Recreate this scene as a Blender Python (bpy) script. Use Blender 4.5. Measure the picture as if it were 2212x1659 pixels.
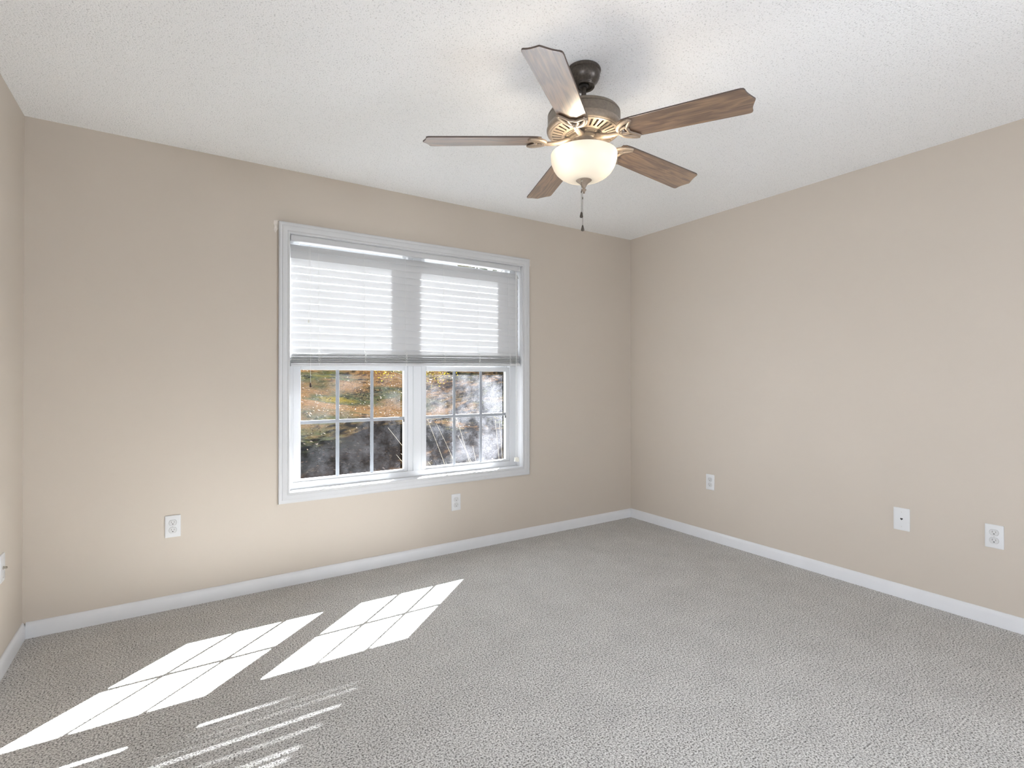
import bpy, bmesh, math, random
from mathutils import Vector, Matrix
from math import sin, cos, pi, radians

for o in list(bpy.data.objects):
    bpy.data.objects.remove(o, do_unlink=True)
SC = bpy.context.scene
COL = SC.collection

# ------------------------------------------------------------------ camera
cd = bpy.data.cameras.new('camera')
cam = bpy.data.objects.new('camera', cd)
COL.objects.link(cam)
cd.sensor_fit = 'HORIZONTAL'
cd.sensor_width = 36.0
cd.lens = 1120.865 / 2212 * 36.0
cd.shift_x = (1106 - 1105.44) / 2212
cd.shift_y = (815.0055 - 829.5) / 2212
cd.clip_start = 0.02
yaw, pit, rol = 0.575255664, 0.00565992, -0.000694775
fw = Vector((sin(yaw) * cos(pit), cos(yaw) * cos(pit), sin(pit)))
rt = Vector((cos(yaw), -sin(yaw), 0))
up = rt.cross(fw)
rt2 = rt * cos(rol) + up * sin(rol)
up2 = -rt * sin(rol) + up * cos(rol)
M = Matrix((rt2, up2, -fw)).transposed().to_4x4()
M.translation = Vector((-3.370002, -3.270418, 1.2016734))
cam.matrix_world = M
SC.camera = cam

# ------------------------------------------------------------------ exposure, sky, sun, large lights
SC.view_settings.view_transform = 'Standard'
SC.view_settings.look = 'None'
SC.view_settings.gamma = 1.0
SC.view_settings.use_curve_mapping = False
SC.view_settings.exposure = 0.55
try:
    SC.cycles.use_denoising = True
    SC.cycles.max_bounces = 14
    SC.cycles.diffuse_bounces = 8
    SC.cycles.transparent_max_bounces = 24
    SC.cycles.sample_clamp_indirect = 6.0
    SC.cycles.caustics_reflective = False
    SC.cycles.caustics_refractive = False
except Exception:
    pass

world = bpy.data.worlds.new('daylight_sky')
SC.world = world
world.use_nodes = True
wn = world.node_tree
wn.nodes.clear()
wo = wn.nodes.new('ShaderNodeOutputWorld')
wb = wn.nodes.new('ShaderNodeBackground')
sky = wn.nodes.new('ShaderNodeTexSky')
sky.sky_type = 'NISHITA'
sky.sun_disc = False
sky.sun_elevation = radians(38.2)
sky.sun_rotation = math.atan2(0.95, 0.847)
sky.air_density = 1.0
sky.dust_density = 2.0
wmix = wn.nodes.new('ShaderNodeMixRGB')
wmix.inputs['Fac'].default_value = 0.65
wmix.inputs['Color2'].default_value = (6.0, 6.0, 6.2, 1)
wn.links.new(sky.outputs[0], wmix.inputs['Color1'])
wn.links.new(wmix.outputs[0], wb.inputs['Color'])
wb.inputs['Strength'].default_value = 0.09
wn.links.new(wb.outputs[0], wo.inputs[0])

SUN_TO = Vector((0.95, 0.847, 1.0)).normalized()
sl = bpy.data.lights.new('sun', 'SUN')
sun = bpy.data.objects.new('sun', sl)
COL.objects.link(sun)
sl.energy = 105.0
sl.angle = radians(0.42)
sl.color = (0.955, 0.985, 1.05)
sun.rotation_euler = SUN_TO.to_track_quat('Z', 'Y').to_euler()
sun.location = SUN_TO * 30


def area(name, loc, direction, sx, sy, power, color):
    l = bpy.data.lights.new(name, 'AREA')
    l.shape = 'RECTANGLE'
    l.size = sx
    l.size_y = sy
    l.energy = power
    l.color = color
    o = bpy.data.objects.new(name, l)
    COL.objects.link(o)
    o.location = loc
    o.rotation_euler = Vector(direction).to_track_quat('-Z', 'Y').to_euler()
    return o


# added fill lamp outside the unseen wall behind the camera
area('fill_light_rear', (-1.85, -6.45, 1.15), (0, 1, -0.15), 3.0, 2.0, 20, (0.90, 0.96, 1.06))
# added fill lamp outside the right wall, behind the camera's view
area('fill_light_right', (1.20, -6.05, 1.05), (-1, 0.95, -0.05), 1.7, 1.3, 240, (0.90, 0.96, 1.06))
# added fill lamp opposite, outside the left wall beside the camera
area('fill_light_left', (-5.20, -4.10, 1.05), (1, 0.5, -0.05), 1.6, 1.3, 150, (0.90, 0.96, 1.06))
# skylight pressing in at the photographed window
area('daylight_front_window', (-1.98, 0.34, 1.35), (0, -1, -0.12), 1.6, 1.4, 16, (0.92, 0.97, 1.04))

# ------------------------------------------------------------------ mesh helpers


class MB:
    """collects shapes and links them as ONE mesh object"""

    def __init__(s):
        s.v = []
        s.f = []

    def add(s, vs, fs):
        n = len(s.v)
        s.v += [tuple(v) for v in vs]
        s.f += [tuple(i + n for i in f) for f in fs]

    def box(s, x0, x1, y0, y1, z0, z1):
        s.add([(x0, y0, z0), (x1, y0, z0), (x1, y1, z0), (x0, y1, z0), (x0, y0, z1), (x1, y0, z1), (x1, y1, z1), (x0, y1, z1)],
              [(0, 3, 2, 1), (4, 5, 6, 7), (0, 1, 5, 4), (1, 2, 6, 5), (2, 3, 7, 6), (3, 0, 4, 7)])

    def lathe(s, prof, n=48, c=(0, 0, 0), cap0=False, cap1=False):
        vs, fs = [], []
        for r, z in prof:
            for k in range(n):
                a = 2 * pi * k / n
                vs.append((c[0] + r * cos(a), c[1] + r * sin(a), c[2] + z))
        for i in range(len(prof) - 1):
            for k in range(n):
                k2 = (k + 1) % n
                fs.append((i * n + k, i * n + k2, (i + 1) * n + k2, (i + 1) * n + k))
        if cap0:
            fs.append(tuple(range(n - 1, -1, -1)))
        if cap1:
            b = (len(prof) - 1) * n
            fs.append(tuple(b + k for k in range(n)))
        s.add(vs, fs)

    def tube(s, pts, rad, n=8, flat=1.0, upv=None, caps=True):
        pts = [Vector(p) for p in pts]
        if not hasattr(rad, '__len__'):
            rad = [rad] * len(pts)
        vs, fs = [], []
        prev = None
        for i, p in enumerate(pts):
            a = pts[max(i - 1, 0)]
            b = pts[min(i + 1, len(pts) - 1)]
            t = (b - a).normalized()
            ref = Vector(upv) if upv else (prev if prev is not None else (Vector((0, 0, 1)) if abs(t.z) < 0.9 else Vector((1, 0, 0))))
            x = ref.cross(t)
            if x.length < 1e-6:
                x = Vector((1, 0, 0)).cross(t)
            x.normalize()
            y = t.cross(x).normalized()
            prev = y
            for k in range(n):
                an = 2 * pi * k / n
                vs.append(p + x * (rad[i] * cos(an)) + y * (rad[i] * flat * sin(an)))
        for i in range(len(pts) - 1):
            for k in range(n):
                k2 = (k + 1) % n
                fs.append((i * n + k, i * n + k2, (i + 1) * n + k2, (i + 1) * n + k))
        if caps:
            fs.append(tuple(range(n - 1, -1, -1)))
            b = (len(pts) - 1) * n
            fs.append(tuple(b + k for k in range(n)))
        s.add(vs, fs)

    def prism(s, poly, z0, z1):
        """poly: list of (x, y), counter-clockwise; extruded along z"""
        n = len(poly)
        vs = [(x, y, z0) for x, y in poly] + [(x, y, z1) for x, y in poly]
        fs = [tuple(range(n - 1, -1, -1)), tuple(range(n, 2 * n))]
        for k in range(n):
            k2 = (k + 1) % n
            fs.append((k, k2, n + k2, n + k))
        s.add(vs, fs)

    def ball(s, c, r, n=8, m=6, sz=1.0):
        prof = [(max(r * sin(pi * i / m), 1e-5), -r * sz * cos(pi * i / m)) for i in range(m + 1)]
        s.lathe(prof, n, c)

    def xform(s, mat):
        s.v = [tuple(mat @ Vector(v)) for v in s.v]
        return s

    def build(s, name, mat, parent=None, smooth=None, bevel=0.0, loc=None, segs=2):
        me = bpy.data.meshes.new(name)
        me.from_pydata(s.v, [], s.f)
        me.update()
        bm = bmesh.new()
        bm.from_mesh(me)
        bmesh.ops.recalc_face_normals(bm, faces=bm.faces)
        bm.to_mesh(me)
        bm.free()
        if isinstance(mat, (list, tuple)):
            for m in mat:
                me.materials.append(m)
        else:
            me.materials.append(mat)
        o = bpy.data.objects.new(name, me)
        COL.objects.link(o)
        if smooth is not None:
            for p in me.polygons:
                p.use_smooth = True
            me.set_sharp_from_angle(angle=radians(smooth))
        if bevel > 0:
            b = o.modifiers.new('bevel', 'BEVEL')
            b.width = bevel
            b.segments = segs
            b.limit_method = 'ANGLE'
            b.angle_limit = radians(35)
        if parent:
            o.parent = parent
        if loc:
            o.location = loc
        return o


def tag(o, label=None, cat=None, group=None, kind=None):
    if label:
        o['label'] = label
    if cat:
        o['category'] = cat
    if group:
        o['group'] = group
    if kind:
        o['kind'] = kind
    return o


def empty(name, loc=(0, 0, 0), rot=(0, 0, 0)):
    o = bpy.data.objects.new(name, None)
    o.empty_display_size = 0.05
    COL.objects.link(o)
    o.location = loc
    o.rotation_euler = rot
    return o


# ------------------------------------------------------------------ materials
def new_mat(name):
    m = bpy.data.materials.new(name)
    m.use_nodes = True
    nt = m.node_tree
    nt.nodes.clear()
    out = nt.nodes.new('ShaderNodeOutputMaterial')
    b = nt.nodes.new('ShaderNodeBsdfPrincipled')
    nt.links.new(b.outputs[0], out.inputs[0])
    return m, nt, b, out


def N(nt, typ, **kw):
    n = nt.nodes.new(typ)
    for k, v in kw.items():
        if k in n.inputs:
            n.inputs[k].default_value = v
        else:
            setattr(n, k, v)
    return n


def simple(name, col, rough=0.5, metal=0.0, spec=0.5, coat=0.0, noise=0.0, nscale=60.0, bump=0.0, bscale=200.0):
    m, nt, b, out = new_mat(name)
    b.inputs['Base Color'].default_value = (*col, 1)
    b.inputs['Roughness'].default_value = rough
    b.inputs['Metallic'].default_value = metal
    b.inputs['Specular IOR Level'].default_value = spec
    b.inputs['Coat Weight'].default_value = coat
    tc = N(nt, 'ShaderNodeTexCoord')
    if noise > 0:
        nz = N(nt, 'ShaderNodeTexNoise', Scale=nscale, Detail=4.0)
        nt.links.new(tc.outputs['Object'], nz.inputs['Vector'])
        cr = N(nt, 'ShaderNodeValToRGB')
        cr.color_ramp.elements[0].position = 0.3
        cr.color_ramp.elements[1].position = 0.7
        cr.color_ramp.elements[0].color = (*[c * (1 - noise) for c in col], 1)
        cr.color_ramp.elements[1].color = (*[min(1, c * (1 + noise)) for c in col], 1)
        nt.links.new(nz.outputs['Fac'], cr.inputs[0])
        nt.links.new(cr.outputs[0], b.inputs['Base Color'])
    if bump > 0:
        n2 = N(nt, 'ShaderNodeTexNoise', Scale=bscale, Detail=3.0)
        nt.links.new(tc.outputs['Object'], n2.inputs['Vector'])
        bp = N(nt, 'ShaderNodeBump', Strength=bump, Distance=0.002)
        nt.links.new(n2.outputs['Fac'], bp.inputs['Height'])
        nt.links.new(bp.outputs[0], b.inputs['Normal'])
    return m


def wall_paint():
    m, nt, b, out = new_mat('beige_eggshell_paint')
    tc = N(nt, 'ShaderNodeTexCoord')
    n0 = N(nt, 'ShaderNodeTexNoise', Scale=1.3, Detail=3.0)
    nt.links.new(tc.outputs['Object'], n0.inputs['Vector'])
    cr = N(nt, 'ShaderNodeValToRGB')
    cr.color_ramp.elements[0].position = 0.25
    cr.color_ramp.elements[1].position = 0.8
    cr.color_ramp.elements[0].color = (0.470, 0.415, 0.352, 1)
    cr.color_ramp.elements[1].color = (0.490, 0.434, 0.370, 1)
    nt.links.new(n0.outputs['Fac'], cr.inputs[0])
    nt.links.new(cr.outputs[0], b.inputs['Base Color'])
    b.inputs['Roughness'].default_value = 0.55
    b.inputs['Specular IOR Level'].default_value = 0.35
    n1 = N(nt, 'ShaderNodeTexNoise', Scale=260.0, Detail=2.0)
    nt.links.new(tc.outputs['Object'], n1.inputs['Vector'])
    bp = N(nt, 'ShaderNodeBump', Strength=0.10, Distance=0.001)
    nt.links.new(n1.outputs['Fac'], bp.inputs['Height'])
    nt.links.new(bp.outputs[0], b.inputs['Normal'])
    return m


def ceiling_texture():
    m, nt, b, out = new_mat('white_textured_ceiling')
    b.inputs['Base Color'].default_value = (0.89, 0.89, 0.885, 1)
    b.inputs['Roughness'].default_value = 0.95
    b.inputs['Specular IOR Level'].default_value = 0.1
    tc = N(nt, 'ShaderNodeTexCoord')
    n1 = N(nt, 'ShaderNodeTexNoise', Scale=170.0, Detail=2.0, Roughness=0.5)
    nt.links.new(tc.outputs['Object'], n1.inputs['Vector'])
    cr = N(nt, 'ShaderNodeValToRGB')
    cr.color_ramp.elements[0].position = 0.30
    cr.color_ramp.elements[1].position = 0.56
    nt.links.new(n1.outputs['Fac'], cr.inputs[0])
    bp = N(nt, 'ShaderNodeBump', Strength=0.42, Distance=0.003)
    nt.links.new(cr.outputs[0], bp.inputs['Height'])
    nt.links.new(bp.outputs[0], b.inputs['Normal'])
    # small pits of the sprayed texture, their shade painted in as darker colour
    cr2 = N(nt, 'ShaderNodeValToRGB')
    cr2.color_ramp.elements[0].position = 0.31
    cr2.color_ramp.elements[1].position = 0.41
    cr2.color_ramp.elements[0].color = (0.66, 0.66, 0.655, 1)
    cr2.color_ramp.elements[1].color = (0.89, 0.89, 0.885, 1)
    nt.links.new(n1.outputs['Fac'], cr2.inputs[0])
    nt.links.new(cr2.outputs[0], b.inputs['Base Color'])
    return m


def carpet():
    m, nt, b, out = new_mat('grey_speckled_carpet')
    tc = N(nt, 'ShaderNodeTexCoord')
    # tufts of twisted yarn: fine noise paints flecks and shade between tufts, a cell pattern the tuft relief
    nz = N(nt, 'ShaderNodeTexNoise', Scale=165.0, Detail=3.0, Roughness=0.66)
    nt.links.new(tc.outputs['Object'], nz.inputs['Vector'])
    cr = N(nt, 'ShaderNodeValToRGB')
    e = cr.color_ramp.elements
    e[0].position = 0.34
    e[0].color = (0.060, 0.054, 0.048, 1)
    e[1].position = 0.62
    e[1].color = (0.75, 0.735, 0.705, 1)
    x = e.new(0.42)
    x.color = (0.25, 0.238, 0.220, 1)
    x = e.new(0.49)
    x.color = (0.50, 0.486, 0.462, 1)
    nt.links.new(nz.outputs['Fac'], cr.inputs[0])
    big = N(nt, 'ShaderNodeTexNoise', Scale=5.5, Detail=4.0, Roughness=0.65)
    nt.links.new(tc.outputs['Object'], big.inputs['Vector'])
    cb = N(nt, 'ShaderNodeValToRGB')
    cb.color_ramp.elements[0].position = 0.30
    cb.color_ramp.elements[1].position = 0.72
    cb.color_ramp.elements[0].color = (0.92, 0.92, 0.92, 1)
    cb.color_ramp.elements[1].color = (1.08, 1.08, 1.08, 1)
    nt.links.new(big.outputs['Fac'], cb.inputs[0])
    mu = N(nt, 'ShaderNodeMixRGB', blend_type='MULTIPLY')
    mu.inputs['Fac'].default_value = 1.0
    nt.links.new(cr.outputs[0], mu.inputs['Color1'])
    nt.links.new(cb.outputs[0], mu.inputs['Color2'])
    nt.links.new(mu.outputs[0], b.inputs['Base Color'])
    b.inputs['Roughness'].default_value = 1.0
    b.inputs['Specular IOR Level'].default_value = 0.0
    b.inputs['Sheen Weight'].default_value = 0.15
    vo = N(nt, 'ShaderNodeTexVoronoi', Scale=260.0, Randomness=1.0)
    nt.links.new(tc.outputs['Object'], vo.inputs['Vector'])
    inv = N(nt, 'ShaderNodeMath', operation='SUBTRACT')
    inv.inputs[0].default_value = 1.0
    nt.links.new(vo.outputs['Distance'], inv.inputs[1])
    ad = N(nt, 'ShaderNodeMath', operation='MULTIPLY_ADD')
    ad.inputs[1].default_value = 1.6
    nt.links.new(nz.outputs['Fac'], ad.inputs[0])
    nt.links.new(inv.outputs[0], ad.inputs[2])
    bp = N(nt, 'ShaderNodeBump', Strength=0.55, Distance=0.005)
    nt.links.new(ad.outputs[0], bp.inputs['Height'])
    nt.links.new(bp.outputs[0], b.inputs['Normal'])
    return m


def walnut():
    m, nt, b, out = new_mat('walnut_laminate')
    tc = N(nt, 'ShaderNodeTexCoord')
    oi = N(nt, 'ShaderNodeObjectInfo')
    mp = N(nt, 'ShaderNodeMapping')
    mp.inputs['Scale'].default_value = (2.2, 15.0, 15.0)
    va = N(nt, 'ShaderNodeVectorMath', operation='ADD')
    mul = N(nt, 'ShaderNodeVectorMath', operation='SCALE')
    cb = N(nt, 'ShaderNodeCombineXYZ')
    for i in range(3):
        nt.links.new(oi.outputs['Random'], cb.inputs[i])
    nt.links.new(cb.outputs[0], mul.inputs[0])
    mul.inputs['Scale'].default_value = 7.0
    nt.links.new(tc.outputs['Object'], va.inputs[0])
    nt.links.new(mul.outputs[0], va.inputs[1])
    nt.links.new(va.outputs[0], mp.inputs['Vector'])
    n1 = N(nt, 'ShaderNodeTexNoise', Scale=1.5, Detail=3.0, Distortion=0.6)
    nt.links.new(mp.outputs[0], n1.inputs['Vector'])
    # rings from stretched noise
    mm = N(nt, 'ShaderNodeMath', operation='MULTIPLY')
    mm.inputs[1].default_value = 26.0
    nt.links.new(n1.outputs['Fac'], mm.inputs[0])
    sn = N(nt, 'ShaderNodeMath', operation='SINE')
    nt.links.new(mm.outputs[0], sn.inputs[0])
    m2 = N(nt, 'ShaderNodeMapping')
    m2.inputs['Scale'].default_value = (6.0, 260.0, 260.0)
    nt.links.new(va.outputs[0], m2.inputs['Vector'])
    n2 = N(nt, 'ShaderNodeTexNoise', Scale=1.0, Detail=3.0)
    nt.links.new(m2.outputs[0], n2.inputs['Vector'])
    a1 = N(nt, 'ShaderNodeMath', operation='MULTIPLY_ADD')
    a1.inputs[1].default_value = 0.16
    nt.links.new(sn.outputs[0], a1.inputs[0])
    nt.links.new(n2.outputs['Fac'], a1.inputs[2])
    cr = N(nt, 'ShaderNodeValToRGB')
    e = cr.color_ramp.elements
    e[0].position = 0.25
    e[0].color = (0.105, 0.056, 0.031, 1)
    e[1].position = 0.78
    e[1].color = (0.27, 0.162, 0.090, 1)
    x = e.new(0.5)
    x.color = (0.18, 0.103, 0.058, 1)
    nt.links.new(a1.outputs[0], cr.inputs[0])
    nt.links.new(cr.outputs[0], b.inputs['Base Color'])
    b.inputs['Roughness'].default_value = 0.36
    b.inputs['Specular IOR Level'].default_value = 0.75
    b.inputs['Coat Weight'].default_value = 1.0
    b.inputs['Coat IOR'].default_value = 2.2
    b.inputs['Coat Roughness'].default_value = 0.24
    return m


def glass_pane():
    m, nt, b, out = new_mat('dusty_window_glass')
    nt.nodes.remove(b)
    tr = N(nt, 'ShaderNodeBsdfTransparent')
    tr.inputs['Color'].default_value = (0.97, 0.98, 0.975, 1)
    gl = N(nt, 'ShaderNodeBsdfGlossy')
    gl.inputs['Roughness'].default_value = 0.02
    lw = N(nt, 'ShaderNodeLayerWeight', Blend=0.5)
    pw = N(nt, 'ShaderNodeMath', operation='POWER')
    pw.inputs[1].default_value = 4.0
    nt.links.new(lw.outputs['Facing'], pw.inputs[0])
    fr = N(nt, 'ShaderNodeMath', operation='MULTIPLY_ADD')
    fr.inputs[1].default_value = 0.5
    fr.inputs[2].default_value = 0.006
    nt.links.new(pw.outputs[0], fr.inputs[0])
    mx = N(nt, 'ShaderNodeMixShader')
    nt.links.new(fr.outputs[0], mx.inputs[0])
    nt.links.new(tr.outputs[0], mx.inputs[1])
    nt.links.new(gl.outputs[0], mx.inputs[2])
    df = N(nt, 'ShaderNodeBsdfDiffuse')
    df.inputs['Color'].default_value = (0.80, 0.80, 0.84, 1)
    tl = N(nt, 'ShaderNodeBsdfTranslucent')
    tl.inputs['Color'].default_value = (0.80, 0.80, 0.84, 1)
    dm = N(nt, 'ShaderNodeMixShader')
    dm.inputs[0].default_value = 0.6
    nt.links.new(df.outputs[0], dm.inputs[1])
    nt.links.new(tl.outputs[0], dm.inputs[2])
    # dirt film: cloudy patches, fine specks, more towards the right pane and along the lower edge
    tc = N(nt, 'ShaderNodeTexCoord')
    sp = N(nt, 'ShaderNodeSeparateXYZ')
    nt.links.new(tc.outputs['Object'], sp.inputs[0])
    n1 = N(nt, 'ShaderNodeTexNoise', Scale=6.0, Detail=5.0, Roughness=0.65)
    nt.links.new(tc.outputs['Object'], n1.inputs['Vector'])
    r1 = N(nt, 'ShaderNodeMapRange')
    r1.inputs['From Min'].default_value = 0.42
    r1.inputs['From Max'].default_value = 0.78
    r1.inputs['To Min'].default_value = 0.003
    r1.inputs['To Max'].default_value = 0.026
    nt.links.new(n1.outputs['Fac'], r1.inputs['Value'])
    n2 = N(nt, 'ShaderNodeTexNoise', Scale=190.0, Detail=3.0, Roughness=0.7)
    nt.links.new(tc.outputs['Object'], n2.inputs['Vector'])
    r2 = N(nt, 'ShaderNodeMapRange')
    r2.inputs['From Min'].default_value = 0.38
    r2.inputs['From Max'].default_value = 0.72
    r2.inputs['To Min'].default_value = 0.35
    r2.inputs['To Max'].default_value = 2.3
    nt.links.new(n2.outputs['Fac'], r2.inputs['Value'])
    m1 = N(nt, 'ShaderNodeMath', operation='MULTIPLY')
    nt.links.new(r1.outputs[0], m1.inputs[0])
    nt.links.new(r2.outputs[0], m1.inputs[1])
    rx = N(nt, 'ShaderNodeMapRange')
    rx.inputs['From Min'].default_value = -0.25
    rx.inputs['From Max'].default_value = 0.75
    rx.inputs['To Min'].default_value = 0.40
    rx.inputs['To Max'].default_value = 2.4
    nt.links.new(sp.outputs[0], rx.inputs['Value'])
    m2 = N(nt, 'ShaderNodeMath', operation='MULTIPLY')
    nt.links.new(m1.outputs[0], m2.inputs[0])
    nt.links.new(rx.outputs[0], m2.inputs[1])
    # splash line along the bottom of the lower panes
    rz = N(nt, 'ShaderNodeMapRange')
    rz.inputs['From Min'].default_value = -0.735
    rz.inputs['From Max'].default_value = -0.63
    rz.inputs['To Min'].default_value = 0.14
    rz.inputs['To Max'].default_value = 0.0
    nt.links.new(sp.outputs[2], rz.inputs['Value'])
    n3 = N(nt, 'ShaderNodeTexNoise', Scale=70.0, Detail=4.0, Roughness=0.7)
    nt.links.new(tc.outputs['Object'], n3.inputs['Vector'])
    r3 = N(nt, 'ShaderNodeMapRange')
    r3.inputs['From Min'].default_value = 0.45
    r3.inputs['From Max'].default_value = 0.65
    nt.links.new(n3.outputs['Fac'], r3.inputs['Value'])
    m3 = N(nt, 'ShaderNodeMath', operation='MULTIPLY')
    nt.links.new(rz.outputs[0], m3.inputs[0])
    nt.links.new(r3.outputs[0], m3.inputs[1])
    ad = N(nt, 'ShaderNodeMath', operation='ADD', use_clamp=True)
    nt.links.new(m2.outputs[0], ad.inputs[0])
    nt.links.new(m3.outputs[0], ad.inputs[1])
    fin = N(nt, 'ShaderNodeMixShader')
    nt.links.new(ad.outputs[0], fin.inputs[0])
    nt.links.new(mx.outputs[0], fin.inputs[1])
    nt.links.new(dm.outputs[0], fin.inputs[2])
    nt.links.new(fin.outputs[0], out.inputs[0])
    return m


def translucent_white(name, col, tcol, fac, rough=0.5, spec=0.3):
    m, nt, b, out = new_mat(name)
    b.inputs['Base Color'].default_value = (*col, 1)
    b.inputs['Roughness'].default_value = rough
    b.inputs['Specular IOR Level'].default_value = spec
    tl = N(nt, 'ShaderNodeBsdfTranslucent')
    tl.inputs['Color'].default_value = (*tcol, 1)
    mx = N(nt, 'ShaderNodeMixShader')
    mx.inputs[0].default_value = fac
    nt.links.new(b.outputs[0], mx.inputs[1])
    nt.links.new(tl.outputs[0], mx.inputs[2])
    nt.links.new(mx.outputs[0], out.inputs[0])
    return m


def ground_mat():
    m, nt, b, out = new_mat('leafy_lawn')
    tc = N(nt, 'ShaderNodeTexCoord')
    mp = N(nt, 'ShaderNodeMapping')
    mp.inputs['Scale'].default_value = (1, 1, 1)
    nt.links.new(tc.outputs['Object'], mp.inputs[0])
    n1 = N(nt, 'ShaderNodeTexNoise', Scale=0.55, Detail=5.0, Roughness=0.6)
    nt.links.new(mp.outputs[0], n1.inputs['Vector'])
    cr = N(nt, 'ShaderNodeValToRGB')
    e = cr.color_ramp.elements
    e[0].position = 0.30
    e[0].color = (0.0204, 0.0102, 0.0041, 1)
    e[1].position = 0.72
    e[1].color = (0.0293, 0.0212, 0.0024, 1)
    x = e.new(0.45)
    x.color = (0.0301, 0.0171, 0.0073, 1)
    x = e.new(0.58)
    x.color = (0.0090, 0.0106, 0.0049, 1)
    nt.links.new(n1.outputs['Fac'], cr.inputs[0])
    n2 = N(nt, 'ShaderNodeTexNoise', Scale=16.0, Detail=6.0, Roughness=0.75)
    nt.links.new(mp.outputs[0], n2.inputs['Vector'])
    c2 = N(nt, 'ShaderNodeValToRGB')
    c2.color_ramp.elements[0].position = 0.32
    c2.color_ramp.elements[1].position = 0.70
    c2.color_ramp.elements[0].color = (0.40, 0.40, 0.40, 1)
    c2.color_ramp.elements[1].color = (1.35, 1.30, 1.25, 1)
    nt.links.new(n2.outputs['Fac'], c2.inputs[0])
    mu = N(nt, 'ShaderNodeMixRGB', blend_type='MULTIPLY')
    mu.inputs['Fac'].default_value = 1.0
    nt.links.new(cr.outputs[0], mu.inputs['Color1'])
    nt.links.new(c2.outputs[0], mu.inputs['Color2'])
    nt.links.new(mu.outputs[0], b.inputs['Base Color'])
    b.inputs['Roughness'].default_value = 1.0
    b.inputs['Specular IOR Level'].default_value = 0.0
    bp = N(nt, 'ShaderNodeBump', Strength=0.8, Distance=0.05)
    nt.links.new(n2.outputs['Fac'], bp.inputs['Height'])
    nt.links.new(bp.outputs[0], b.inputs['Normal'])
    return m


def varied(name, cols, rough=0.7, scale=3.0, transl=0.0):
    m, nt, b, out = new_mat(name)
    tc = N(nt, 'ShaderNodeTexCoord')
    n1 = N(nt, 'ShaderNodeTexNoise', Scale=scale, Detail=2.0)
    nt.links.new(tc.outputs['Object'], n1.inputs['Vector'])
    cr = N(nt, 'ShaderNodeValToRGB')
    e = cr.color_ramp.elements
    e[0].position = 0.32
    e[0].color = (*cols[0], 1)
    e[1].position = 0.68
    e[1].color = (*cols[-1], 1)
    for i, c in enumerate(cols[1:-1]):
        x = e.new(0.32 + 0.36 * (i + 1) / (len(cols) - 1))
        x.color = (*c, 1)
    nt.links.new(n1.outputs['Fac'], cr.inputs[0])
    nt.links.new(cr.outputs[0], b.inputs['Base Color'])
    b.inputs['Roughness'].default_value = rough
    b.inputs['Specular IOR Level'].default_value = 0.1
    if transl > 0:
        tl = N(nt, 'ShaderNodeBsdfTranslucent')
        nt.links.new(cr.outputs[0], tl.inputs['Color'])
        mx = N(nt, 'ShaderNodeMixShader')
        mx.inputs[0].default_value = transl
        nt.links.new(b.outputs[0], mx.inputs[1])
        nt.links.new(tl.outputs[0], mx.inputs[2])
        nt.links.new(mx.outputs[0], out.inputs[0])
    return m


PAINT = wall_paint()
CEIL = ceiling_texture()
CARPET = carpet()
CASE = simple('white_casing_paint', (0.51, 0.51, 0.51), 0.34, noise=0.015, nscale=9)
TRIM = simple('white_semigloss_trim', (0.63, 0.63, 0.635), 0.32, noise=0.02, nscale=9, bump=0.05, bscale=90)
VINYL = simple('white_vinyl', (0.55, 0.555, 0.56), 0.30)
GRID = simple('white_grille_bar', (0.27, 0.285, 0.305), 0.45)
PLATE = simple('white_plastic_plate', (0.60, 0.60, 0.595), 0.28)
RECEPT = simple('off_white_receptacle', (0.53, 0.525, 0.515), 0.32)
SLOT = simple('dark_slot', (0.02, 0.019, 0.018), 0.6)
SLOTG = simple('shaded_brass_slot', (0.22, 0.21, 0.19), 0.5)
GAP = simple('grey_gap_line', (0.36, 0.355, 0.345), 0.5)
SCREW = simple('painted_screw', (0.55, 0.54, 0.52), 0.35, metal=0.3)
NICKEL = simple('nickel_connector', (0.42, 0.39, 0.33), 0.3, metal=1.0)
BRONZE = simple('brushed_bronze', (0.155, 0.126, 0.098), 0.42, metal=0.35, noise=0.16, nscale=110)
BRONZE_LIT = simple('rubbed_bronze_lamplit', (0.25, 0.195, 0.147), 0.46, metal=0.35, noise=0.10, nscale=90)  # same bronze painted lighter, standing for the glow of the fan lamp
BRONZE_RIM_LIT = simple('rubbed_bronze_rim_lamplit', (0.25, 0.20, 0.155), 0.40, metal=0.35, noise=0.14, nscale=100)  # lamp light on the lower rim, put into a paler bronze
BRONZE_D = simple('dark_oiled_bronze', (0.062, 0.050, 0.040), 0.36, metal=0.45, noise=0.35, nscale=140)
BLACKM = simple('blackened_metal', (0.025, 0.022, 0.02), 0.4, metal=0.4)
CHAINM = simple('antique_brass_chain', (0.10, 0.085, 0.065), 0.35, metal=0.8)
WALNUT = walnut()
EDGE = simple('dark_walnut_edge', (0.055, 0.036, 0.026), 0.45)
GLASS = glass_pane()
BOWL = translucent_white('frosted_opal_glass', (0.60, 0.59, 0.565), (0.200, 0.190, 0.170), 0.40, 0.35, 0.4)
SLAT = translucent_white('white_blind_slat', (0.58, 0.58, 0.58), (0.9, 0.9, 0.9), 0.12, 0.4, 0.3)
RAIL = simple('white_blind_rail', (0.50, 0.50, 0.50), 0.4)
CORD = simple('white_blind_cord', (0.74, 0.74, 0.72), 0.8)
TASSEL = simple('cream_tassel', (0.78, 0.76, 0.68), 0.4)
TASSEL_D = simple('brown_tassel', (0.030, 0.012, 0.008), 0.4)
CAULK = simple('pale_caulk', (0.62, 0.57, 0.52), 0.6, noise=0.1, nscale=60)
GROUND = ground_mat()
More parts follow.
